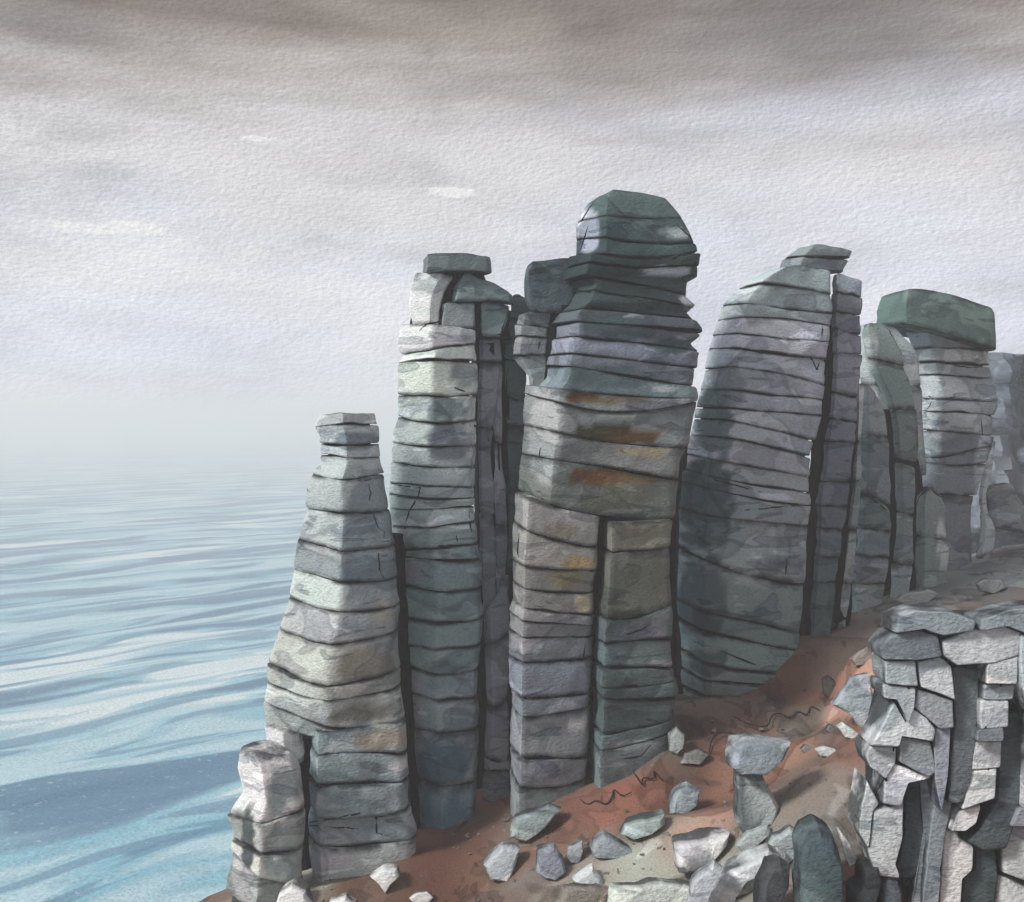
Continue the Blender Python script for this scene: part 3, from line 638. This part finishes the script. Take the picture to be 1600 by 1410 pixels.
# ------------------------------------------------------------------ single stones and the outcrop in front
def stone(name, poly, label, col, Y=None, thick=.8, cat='boulder', group='loose stones on the slope', patches=(), bulge=.35, parent=None, rim=True, blocky=False, lean=.35):
    """a rounded, chipped stone whose outline is given in photo pixels; it gets its real size and its own thickness"""
    xs_ = [p[0] for p in poly]; ys_ = [p[1] for p in poly]
    if Y is None: Y = ground_hit(sum(xs_)/len(xs_), max(ys_)-2)
    # resample the outline
    pts = []
    for (ax, ay), (bx, by) in zip(poly, poly[1:]+poly[:1]):
        k = max(2, int(math.hypot(bx-ax, by-ay)/(3 if blocky else 6)))
        for i in range(k): pts.append((ax+(bx-ax)*i/k, ay+(by-ay)*i/k))
    m = len(pts)
    for _ in range(1 if blocky else 0): pts = [((pts[i-1][0]+2*pts[i][0]+pts[(i+1) % m][0])/4, (pts[i-1][1]+2*pts[i][1]+pts[(i+1) % m][1])/4) for i in range(m)]
    cx, cy = sum(p[0] for p in pts)/m, sum(p[1] for p in pts)/m
    size = (max(xs_)-min(xs_)+max(ys_)-min(ys_))/2/F*Y
    th = .95 if blocky else size*thick
    base = at(cx, max(ys_), Y)
    if parent is None:
        o = None
    else: base = Vector(parent.location)
    rings = [(.74, -.34), (.80, -.33), (.88, -.28), (.985, -.10), (1.0, -.04), (1.0, .25), (.88, .5), (.5, .66)]
    if blocky: rings = [(.90, -.40), (.955, -.385), (.985, -.36), (1.0, -.30), (1.0, .5)]
    V, Cc, E = [], [], []
    sd = random.uniform(0, 50)
    for ri, (s, d) in enumerate(rings):
        for (x, y) in pts:
            qx, qy = cx+(x-cx)*s, cy+(y-cy)*s
            p = at(qx, qy, Y); p.y = Y + d*th
            # the top leans back, as stones lying on a slope do
            p.y += (cy-qy)/F*Y*lean
            nn = (.03 if blocky else .075)*size*fbm(p.x+sd, p.y, p.z, 1.5/max(size, .3), 3)
            p += Vector(((qx-cx), 0, (cy-qy))).normalized()*nn + Vector((0, nn, 0))
            V.append(p-base)
            c = col
            for (ax, ay, rx, ry, pc, amt) in patches:
                dd = math.hypot((qx-ax)/rx, (qy-ay)/ry)+.3*noise.noise(Vector((qx*.06, qy*.06, ax)))
                kk = max(0, min(1, (1.05-dd)*5))*amt
                if kk > 0: c = tuple(a*(1-kk)+b*kk for a, b in zip(c, pc))
            Cc.append(alb(c)); E.append(({2: .6, 3: 1, 4: 1} if blocky else {3: .5, 4: .95, 5: 1, 6: 1, 7: 1}).get(ri, 0) if rim else 0)
    Fc = []
    for r in range(len(rings)-1):
        for i in range(m):
            a, b = r*m+i, r*m+(i+1) % m; Fc.append((a, b, b+m, a+m))
    Fc.append(tuple(range(m-1, -1, -1))); Fc.append(tuple((len(rings)-1)*m+i for i in range(m)))
    area = sum(a[0]*b[1]-b[0]*a[1] for a, b in zip(pts, pts[1:]+pts[:1]))
    if area > 0: Fc = [tuple(reversed(f)) for f in Fc]
    # outward orientation is settled by bmesh
    me = make_mesh(name, V, Fc, Cc, E, 28)
    bm = bmesh.new(); bm.from_mesh(me); bmesh.ops.recalc_face_normals(bm, faces=bm.faces); bm.to_mesh(me); bm.free()
    o = link(name, me, ROCK, parent)
    if parent is None:
        o.location = base; tag(o, label, cat, group)
    return o

t = thing('rock_outcrop', at(1470, 1440, 23.4), 'jointed pale grey rock outcrop with deep dark clefts filling the lower right corner', 'rock outcrop')
YO = 23.4
GAPR = plain_rock('cleft_shade', lin((52, 58, 62)))  # dark backing colour stands for the shade in the outcrop's clefts
LG, MG, DG, PG = (164, 171, 173), (128, 135, 140), (66, 76, 80), (184, 189, 190)
BLK = [
 (MG, [(1366, 1008), (1388, 988), (1430, 980), (1458, 990), (1462, 1020), (1420, 1026), (1372, 1024)]), (MG, [(1386, 984), (1392, 962), (1420, 950), (1478, 953), (1516, 966), (1512, 980), (1462, 988), (1430, 978)]),
 (PG, [(1460, 1018), (1460, 996), (1500, 982), (1560, 975), (1585, 985), (1580, 1018), (1540, 1030), (1480, 1034)]), (MG, [(1520, 964), (1570, 948), (1640, 944), (1640, 984), (1588, 984), (1562, 973), (1518, 980)]),
 (LG, [(1374, 1027), (1422, 1028), (1424, 1066), (1374, 1062)]), (LG, [(1424, 1028), (1462, 1023), (1478, 1036), (1480, 1086), (1426, 1067)]), (LG, [(1372, 1064), (1423, 1069), (1419, 1098), (1408, 1122), (1393, 1086), (1372, 1084)]),
 (LG, [(1390, 1090), (1407, 1125), (1417, 1101), (1440, 1114), (1453, 1133), (1447, 1150), (1398, 1142), (1392, 1159), (1350, 1156)]), (MG, [(1425, 1071), (1480, 1089), (1478, 1129), (1456, 1131), (1420, 1099)]),
 ((104, 111, 115), [(1395, 1182), (1399, 1145), (1446, 1152), (1452, 1197), (1440, 1204)]), (LG, [(1352, 1159), (1393, 1162), (1390, 1184), (1373, 1208), (1350, 1190), (1346, 1172)]),
 (PG, [(1376, 1209), (1390, 1188), (1448, 1206), (1410, 1214), (1394, 1250), (1368, 1245)]), ((112, 118, 128), [(1454, 1135), (1480, 1131), (1470, 1200), (1456, 1256), (1450, 1210)]),
 (LG, [(1340, 1250), (1350, 1214), (1366, 1247), (1355, 1258), (1345, 1312), (1332, 1290)]), (PG, [(1358, 1258), (1392, 1253), (1409, 1222), (1400, 1300), (1386, 1340), (1392, 1358), (1357, 1352), (1347, 1318)]),
 (DG, [(1412, 1217), (1434, 1212), (1430, 1258), (1434, 1290), (1414, 1356), (1394, 1358), (1389, 1340), (1404, 1296)]), (MG, [(1437, 1212), (1450, 1210), (1456, 1260), (1432, 1330), (1422, 1450), (1398, 1450), (1418, 1355), (1437, 1290)]),
 ((84, 93, 97), [(1484, 1040), (1528, 1031), (1520, 1110), (1500, 1208), (1482, 1240), (1462, 1238), (1482, 1120)]), ((134, 142, 148), [(1460, 1244), (1487, 1242), (1470, 1292), (1442, 1450), (1424, 1450), (1435, 1330)]),
 (PG, [(1531, 1032), (1582, 1020), (1576, 1062), (1527, 1062)]), ((112, 121, 125), [(1526, 1064), (1576, 1064), (1570, 1086), (1524, 1086)]), (LG, [(1522, 1088), (1567, 1088), (1562, 1128), (1518, 1132)]), ((108, 117, 120), [(1517, 1134), (1558, 1131), (1556, 1150), (1512, 1150)]),
 (LG, [(1512, 1152), (1556, 1152), (1550, 1190), (1503, 1194)]), (LG, [(1502, 1198), (1549, 1194), (1542, 1238), (1490, 1254)]), (PG, [(1489, 1258), (1524, 1250), (1514, 1276), (1496, 1288), (1474, 1288)]), (PG, [(1472, 1292), (1492, 1294), (1494, 1304), (1516, 1316), (1512, 1348), (1494, 1362), (1480, 1450), (1446, 1450)]),
 (DG, [(1592, 1114), (1590, 1180), (1576, 1258), (1552, 1310), (1518, 1312), (1496, 1300), (1516, 1280), (1546, 1238), (1560, 1150), (1566, 1128), (1578, 1110)]), ((58, 70, 74), [(1519, 1315), (1551, 1313), (1551, 1358), (1530, 1450), (1484, 1450), (1497, 1362), (1515, 1350)]),
 (LG, [(1587, 988), (1640, 987), (1640, 1080), (1592, 1104), (1579, 1064)]), (LG, [(1596, 1108), (1640, 1084), (1640, 1250), (1582, 1250), (1593, 1182)]), (MG, [(1580, 1254), (1640, 1254), (1640, 1281), (1566, 1281)]), (LG, [(1564, 1285), (1640, 1285), (1640, 1384), (1555, 1352), (1556, 1310)]), (LG, [(1552, 1360), (1640, 1390), (1640, 1450), (1534, 1450)]),
 (MG, [(1643, 946), (1720, 940), (1790, 962), (1780, 1000), (1643, 1006)]), (LG, [(1643, 1010), (1780, 1004), (1800, 1110), (1720, 1130), (1643, 1118)]), (LG, [(1643, 1122), (1720, 1134), (1716, 1260), (1643, 1256)]), (MG, [(1724, 1134), (1800, 1114), (1816, 1250), (1720, 1262)]), (LG, [(1643, 1260), (1730, 1266), (1736, 1380), (1643, 1384)]), (MG, [(1734, 1266), (1816, 1254), (1830, 1400), (1740, 1384)]), (LG, [(1643, 1388), (1830, 1404), (1830, 1540), (1643, 1540)]),
]
for c, P in BLK:
    k = random.gauss(.95, .05)
    stone('block', P, None, tuple(v*k for v in c), Y=YO+random.gauss(0, .05)+(.16 if c in (DG, (58, 70, 74), (84, 93, 97)) else 0), thick=1.1, parent=t, blocky=True, lean=.22)  # the darkest, set-back blocks carry the shade of the clefts as rock colour
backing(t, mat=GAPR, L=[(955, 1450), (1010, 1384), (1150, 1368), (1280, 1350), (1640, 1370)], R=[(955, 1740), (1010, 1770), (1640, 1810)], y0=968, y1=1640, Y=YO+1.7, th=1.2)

ST = [
 ('boulder', [(1137, 1180), (1145, 1158), (1165, 1155), (1236, 1160), (1222, 1184), (1192, 1206), (1150, 1205), (1135, 1196)], 'flat grey slab balanced on top of an upright pale stone', (150, 158, 160), dict(thick=.9, Y='p')),
 ('boulder', [(1150, 1208), (1192, 1208), (1214, 1258), (1204, 1282), (1160, 1300), (1148, 1280)], 'upright pale stone with a dark left edge under the flat grey slab', (184, 188, 186), dict(thick=.8, patches=[(1156, 1255, 9, 50, (74, 80, 82), .95), (1185, 1288, 26, 9, (72, 80, 82), .95)])),
 ('boulder', [(1046, 1258), (1052, 1242), (1075, 1227), (1094, 1236), (1090, 1256), (1066, 1270), (1046, 1268)], 'small grey angular stone lying on the red earth, uphill of the long flat one', (142, 152, 156), dict()),
 ('boulder', [(968, 1300), (976, 1286), (1010, 1278), (1040, 1272), (1040, 1286), (1020, 1300), (985, 1308)], 'long flat greenish-grey stone in the middle of the red slope', (152, 162, 158), dict()),
 ('boulder', [(1050, 1350), (1054, 1318), (1100, 1308), (1142, 1302), (1136, 1318), (1104, 1356), (1056, 1358)], 'wedge-shaped white stone with a dark underside below the balanced slab', (192, 196, 194), dict(patches=[(1085, 1352, 50, 9, (70, 76, 78), .95)])),
 ('boulder', [(756, 1350), (766, 1334), (786, 1322), (812, 1328), (804, 1356), (794, 1374), (766, 1370)], 'grey six-sided stone on the brown earth below the second stack', (146, 154, 160), dict(patches=[(800, 1365, 16, 10, (186, 194, 190), .8)])),
 ('boulder', [(838, 1360), (840, 1330), (866, 1324), (880, 1342), (884, 1360), (868, 1372), (850, 1368)], 'lilac-grey cracked stone right of the six-sided stone', (146, 148, 156), dict()),
 ('boulder', [(884, 1338), (888, 1324), (910, 1316), (912, 1328), (904, 1346), (892, 1346)], 'tiny grey pointed stone above the bright white triangular stone', (150, 152, 156), dict()),
 ('boulder', [(922, 1326), (926, 1314), (945, 1306), (976, 1320), (998, 1330), (960, 1338), (928, 1336)], 'low grey-lilac stone half sunk in the earth, left of the long flat stone', (140, 144, 150), dict()),
 ('boulder', [(895, 1374), (914, 1362), (926, 1356), (938, 1370), (944, 1386), (918, 1382)], 'bright white triangular stone at the bottom of the slope', (214, 216, 214), dict(rim=False)),
 ('boulder', [(578, 1368), (600, 1356), (620, 1358), (624, 1368), (612, 1378), (604, 1392), (592, 1378)], 'pale blue-white pointed stone on dark earth at the foot of the leftmost stack', (186, 192, 200), dict()),
 ('boulder', [(1285, 1084), (1286, 1062), (1297, 1058), (1305, 1064), (1302, 1086), (1294, 1090)], 'small dark brown upright stone beside the base of the slate-grey stack', (74, 70, 66), dict()),
 ('boulder', [(1290, 1140), (1296, 1132), (1306, 1136), (1306, 1146), (1296, 1148)], 'very small dark green stone on pale red earth left of the outcrop', (88, 98, 96), dict()),
 ('boulder', [(1308, 1136), (1318, 1130), (1346, 1150), (1340, 1158), (1318, 1150)], 'narrow pale mint stone touching the very small dark green one', (172, 180, 176), dict()),
 ('boulder', [(1274, 1172), (1290, 1168), (1310, 1174), (1306, 1182), (1280, 1180)], 'narrow white sliver of stone on the red earth between balanced slab and outcrop', (212, 214, 214), dict(rim=False)),
 ('boulder', [(1250, 1170), (1258, 1164), (1270, 1168), (1270, 1177), (1256, 1178)], 'tiny brownish-grey stone left of the white sliver', (134, 128, 124), dict()),
 ('boulder', [(1300, 1100), (1330, 1060), (1362, 1050), (1364, 1090), (1352, 1140), (1336, 1130), (1318, 1110)], 'pale blue-grey flat rock leaning against the left side of the outcrop', (158, 168, 174), dict(thick=.4, patches=[(1372, 1095, 14, 12, (124, 98, 80), .8)])),
 ('boulder', [(1248, 1410), (1250, 1320), (1262, 1296), (1282, 1290), (1304, 1306), (1316, 1340), (1314, 1390), (1300, 1440), (1250, 1440)], 'dark green dome-shaped boulder at the bottom edge left of the outcrop', (76, 94, 96), dict(thick=.8)),
 ('boulder', [(1178, 1440), (1186, 1380), (1204, 1350), (1222, 1346), (1236, 1358), (1232, 1382), (1218, 1400), (1214, 1440)], 'charcoal finger-shaped boulder left of the dark green dome', (64, 68, 70), dict(thick=.8)),
 ('boulder', [(1316, 1440), (1330, 1392), (1350, 1380), (1352, 1356), (1374, 1350), (1378, 1372), (1366, 1400), (1352, 1440)], 'black knuckle-shaped boulder between the green dome and the outcrop', (54, 58, 60), dict(thick=.8)),
 ('boulder', [(1366, 1440), (1376, 1380), (1388, 1362), (1404, 1372), (1408, 1390), (1400, 1440)], 'slate-grey pointed boulder right of the black knuckle-shaped one', (88, 96, 102), dict(thick=.8)),
 ('boulder', [(428, 1420), (436, 1396), (456, 1382), (480, 1390), (492, 1420)], 'round whitish boulder cut by the bottom edge below the leftmost stack', (196, 200, 200), dict(thick=.9)),
 ('boulder', [(505, 1430), (516, 1408), (540, 1402), (556, 1412), (560, 1430)], 'low white stone at the bottom edge right of the round whitish boulder', (190, 194, 196), dict(thick=.8)),
 ('boulder', [(360, 1430), (362, 1404), (376, 1394), (392, 1400), (396, 1430)], 'small black stone at the bottom left corner of the rocks', (66, 72, 72), dict(thick=.8)),
 ('boulder', [(1538, 826), (1542, 776), (1560, 762), (1582, 754), (1596, 790), (1600, 820), (1590, 832), (1558, 826)], 'rounded grey boulder beside the right-hand stack near the picture edge', (122, 128, 130), dict(thick=.9, Y=49.0)),
]
ST += [
 ('boulder', [(948, 1432), (956, 1388), (1010, 1380), (1086, 1385), (1098, 1402), (1080, 1440), (960, 1440)], 'wide mint-white flat slab cut by the bottom edge of the picture', (178, 188, 178), dict(thick=.4)),
 ('boulder', [(1064, 1432), (1084, 1378), (1118, 1352), (1132, 1360), (1108, 1398), (1096, 1440)], 'slanting pale stone between the mint-white slab and the banded rock', (186, 192, 188), dict(thick=.5)),
 ('boulder', [(872, 1424), (880, 1388), (934, 1384), (955, 1394), (948, 1416), (928, 1428)], 'brownish-grey flat slab half buried below the bright white triangular stone', (132, 120, 110), dict(thick=.4)),
 ('boulder', [(1312, 1296), (1326, 1312), (1340, 1348), (1326, 1356), (1318, 1332)], 'pale splinter of stone between the dark green dome and the outcrop', (188, 192, 190), dict(thick=.6)),
 ('boulder', [(1044, 1172), (1046, 1150), (1058, 1138), (1070, 1148), (1068, 1168), (1056, 1178)], 'small grey-green stone propped against the right foot of the tallest stack', (122, 130, 128), dict()),
 ('boulder', [(1062, 1192), (1070, 1178), (1092, 1172), (1108, 1180), (1094, 1194)], 'low dark grey stone below the one propped against the tallest stack', (98, 98, 96), dict(thick=.5)),
 ('boulder', [(798, 1304), (806, 1278), (858, 1258), (878, 1264), (852, 1290), (822, 1310)], 'long grey-green slab lying along the left foot of the tallest stack', (138, 150, 148), dict(thick=.5)),
 ('boulder', [(1188, 1336), (1206, 1306), (1236, 1294), (1248, 1300), (1244, 1336), (1226, 1348)], 'pale lilac-grey rock squeezed behind the charcoal boulder and the green dome', (164, 170, 172), dict(thick=.6)),
 ('boulder', [(1150, 1320), (1168, 1300), (1200, 1292), (1206, 1302), (1180, 1322), (1160, 1330)], 'flat pale grey stone just below the upright pale stone', (160, 166, 164), dict(thick=.4)),
 ('boulder', [(640, 1404), (650, 1396), (668, 1394), (678, 1402), (668, 1412), (648, 1412)], 'tiny whitish stone at the bottom edge below the dark cleft', (184, 182, 180), dict(thick=.5)),
 ('boulder', [(1328, 1030), (1340, 1018), (1356, 1012), (1364, 1024), (1350, 1038), (1334, 1040)], 'small brown-grey stone above the leaning pale blue-grey rock', (124, 116, 110), dict(thick=.5)),
 ('boulder', [(1392, 938), (1410, 926), (1452, 920), (1470, 928), (1446, 942), (1410, 946)], 'flat grey stone on the grey ground behind the outcrop', (124, 128, 128), dict(thick=.4)),
 ('boulder', [(1525, 912), (1536, 904), (1566, 906), (1572, 918), (1550, 928), (1530, 924)], 'dark grey flat stone on the grey ground below the rounded boulder', (104, 110, 114), dict(thick=.4)),
]
hitY = {}
for name, poly, label, col, kw in ST:
    kw = dict(kw)
    if kw.get('Y') == 'p': kw['Y'] = ground_hit(1180, 1298)-.1
    stone(name, poly, label, tuple(v*.90 for v in col), **kw)

# pale curved strata rock at the bottom, left of the dark boulders
t = thing('curved_rock', at(1170, 1410, 24.5), 'pale rock with curved parallel bands left of the charcoal boulder', 'rock')
for i in range(5):
    o = i*24
    P = [(1092+o, 1450), (1106+o, 1400-i*4), (1136+o, 1366-i*9), (1178+o*.75, 1338-i*6), (1208+o*.55, 1328-i*1), (1222+o*.4, 1340), (1200+o*.5, 1352), (1168+o*.8, 1366), (1146+o*.9, 1392), (1130+o, 1450)]
    stone('rock_band', P, None, (190-5*i, 194-4*i, 188-3*i), Y=25.2+.28*i, thick=.5, parent=t)

bpy.context.view_layer.update()
for pl in [[(1376, 1066), (1420, 1070), (1416, 1102), (1408, 1126)], [(1424, 1072), (1474, 1090)], [(1396, 1182), (1398, 1142), (1454, 1150)], [(1412, 1100), (1440, 1114), (1452, 1130)],
           [(1366, 1246), (1384, 1214), (1390, 1246)], [(1568, 1034), (1560, 1110), (1534, 1146)], [(1490, 1256), (1540, 1252)], [(1476, 1380), (1498, 1330), (1510, 1372)], [(1545, 1200), (1532, 1250)]]:
    ink_line(pl, .026)

# ------------------------------------------------------------------ headland behind the right-hand stack
V, Fc = [], []
nu, nv = 60, 34
for j in range(nv+1):
    for i in range(nu+1):
        px = 1440 + (2300-1440)*i/nu; s = j/nv
        Y = 84 + 5*fbm(i*.2, s*3, 0, .9) - 5*s + (i/nu)*10
        top = 545 - 18*(i/nu)
        py = top + (900-top)*s
        p = at(px, py, 84)
        if j == 0: Y += 9
        V.append((p.x, Y, p.z + (.3*noise.noise(Vector((i*.4, 0, 3))))))
for j in range(nv):
    for i in range(nu):
        a = j*(nu+1)+i; Fc.append((a, a+nu+1, a+nu+2, a+1))
# a plateau running back from the brow
k0 = len(V)
for i in range(nu+1): x, y, z = V[i]; V.append((x*1.6+4, y+90, z+1.5))
for i in range(nu): Fc.append((i, i+1, k0+i+1, k0+i))
me = make_mesh('headland', V, Fc, [alb((82, 92, 102))]*len(V), [0.0]*len(V))
tag(link('headland', me, ROCK), kind='structure')

# ------------------------------------------------------------------ dry stems lying zigzag on the slope
STEM = plain_rock('dry_stem', (.03, .026, .024))
def tube(name, pts, r, label, cat, group):
    base = pts[0]; V, Fc = [], []
    for i, p in enumerate(pts):
        d = (pts[min(i+1, len(pts)-1)]-pts[max(i-1, 0)]).normalized()
        a = d.cross(Vector((0, 1, .3))).normalized(); b = d.cross(a).normalized()
        rr = r*(.6+.6*math.sin(math.pi*(i+.6)/(len(pts)+.2)))
        for k in range(6):
            an = k*math.pi/3; V.append(p+a*math.cos(an)*rr+b*math.sin(an)*rr-base)
    for i in range(len(pts)-1):
        for k in range(6):
            q = i*6+k; s = i*6+(k+1) % 6; Fc.append((q, s, s+6, q+6))
    o = link(name, make_mesh(name, V, Fc), STEM); o.location = base
    return tag(o, label, cat, group)
def on_ground(px, py, up=.05):
    Y = ground_hit(px, py); p = at(px, py, Y-.12); p.z += up; return p
ZZ = [([(895, 1258), (905, 1250), (918, 1262), (932, 1252), (948, 1262), (958, 1246), (958, 1234), (972, 1248), (988, 1240)], 'wavy dark stem along the foot of the tallest stack'),
      ([(990, 1210), (1006, 1234), (1002, 1216), (1024, 1222), (1020, 1204), (1034, 1222)], 'zigzag dark stem on the red slope right of the tallest stack'),
      ([(1146, 1122), (1168, 1134), (1200, 1140), (1205, 1120), (1218, 1116), (1236, 1126), (1246, 1112), (1262, 1122), (1266, 1104), (1280, 1112)], 'longest zigzag dark stem in front of the slate-grey stack'),
      ([(1108, 1178), (1112, 1156), (1126, 1146), (1150, 1150), (1160, 1156)], 'hooked dark stem above the balanced grey slab')]
for pl, lab in ZZ:
    for _ in range(2):      # round the corners into a loose scribble
        q = [pl[0]]
        for a, b in zip(pl, pl[1:]): q += [(a[0]*.75+b[0]*.25, a[1]*.75+b[1]*.25), (a[0]*.25+b[0]*.75, a[1]*.25+b[1]*.75)]
        pl = q + [pl[-1]]
    P = []
    for a, b in zip(pl, pl[1:]):
        P.append(on_ground(*a))
    P.append(on_ground(*pl[-1]))
    tube('dry_stem', P, .022, lab, 'stem', 'dry stems on the slope')

# fine loose gravel on the slope
bm = bmesh.new(); rng = random.Random(4)
for _ in range(900):
    px, py = rng.uniform(500, 1400), rng.uniform(1000, 1409)
    Y = ground_hit(px, py)
    if Y > 44: continue
    p = at(px, py, Y); s = rng.uniform(.02, .07)
    if edge_dist(p.x, p.y) > -1.2: continue
    vs = [bm.verts.new(p+Vector((rng.gauss(0, s), rng.gauss(0, s), rng.gauss(0, s*.6)))) for _ in range(7)]
    try: bmesh.ops.convex_hull(bm, input=vs)
    except Exception: pass
me = bpy.data.meshes.new('gravel'); bm.to_mesh(me); bm.free()
tag(link('gravel', me, plain_rock('gravel_stone', lin((120, 114, 110)))), 'fine grey gravel scattered over the red earth', 'gravel', kind='stuff')

# ------------------------------------------------------------------ sea haze
V = [(x, y, z) for z in (-6.0, EYE+18) for x, y in ((-4700, -800), (4700, -800), (4700, 5400), (-4700, 5400))]
me = bpy.data.meshes.new('haze'); me.from_pydata(V, [], [(0, 3, 2, 1), (4, 5, 6, 7), (0, 1, 5, 4), (1, 2, 6, 5), (2, 3, 7, 6), (3, 0, 4, 7)])
hm = bpy.data.materials.new('sea_haze'); hm.use_nodes = True; nt = NT(hm.node_tree); nt.n.clear()
pv = nt.node('ShaderNodeVolumePrincipled', {'Color': (1.0, .985, .965, 1), 'Density': .0017, 'Anisotropy': .1})
o_ = nt.node('ShaderNodeOutputMaterial'); nt.l.new(pv.outputs[0], o_.inputs['Volume'])
hz = link('haze', me, hm); tag(hz, 'pale sea haze', 'haze', kind='stuff')
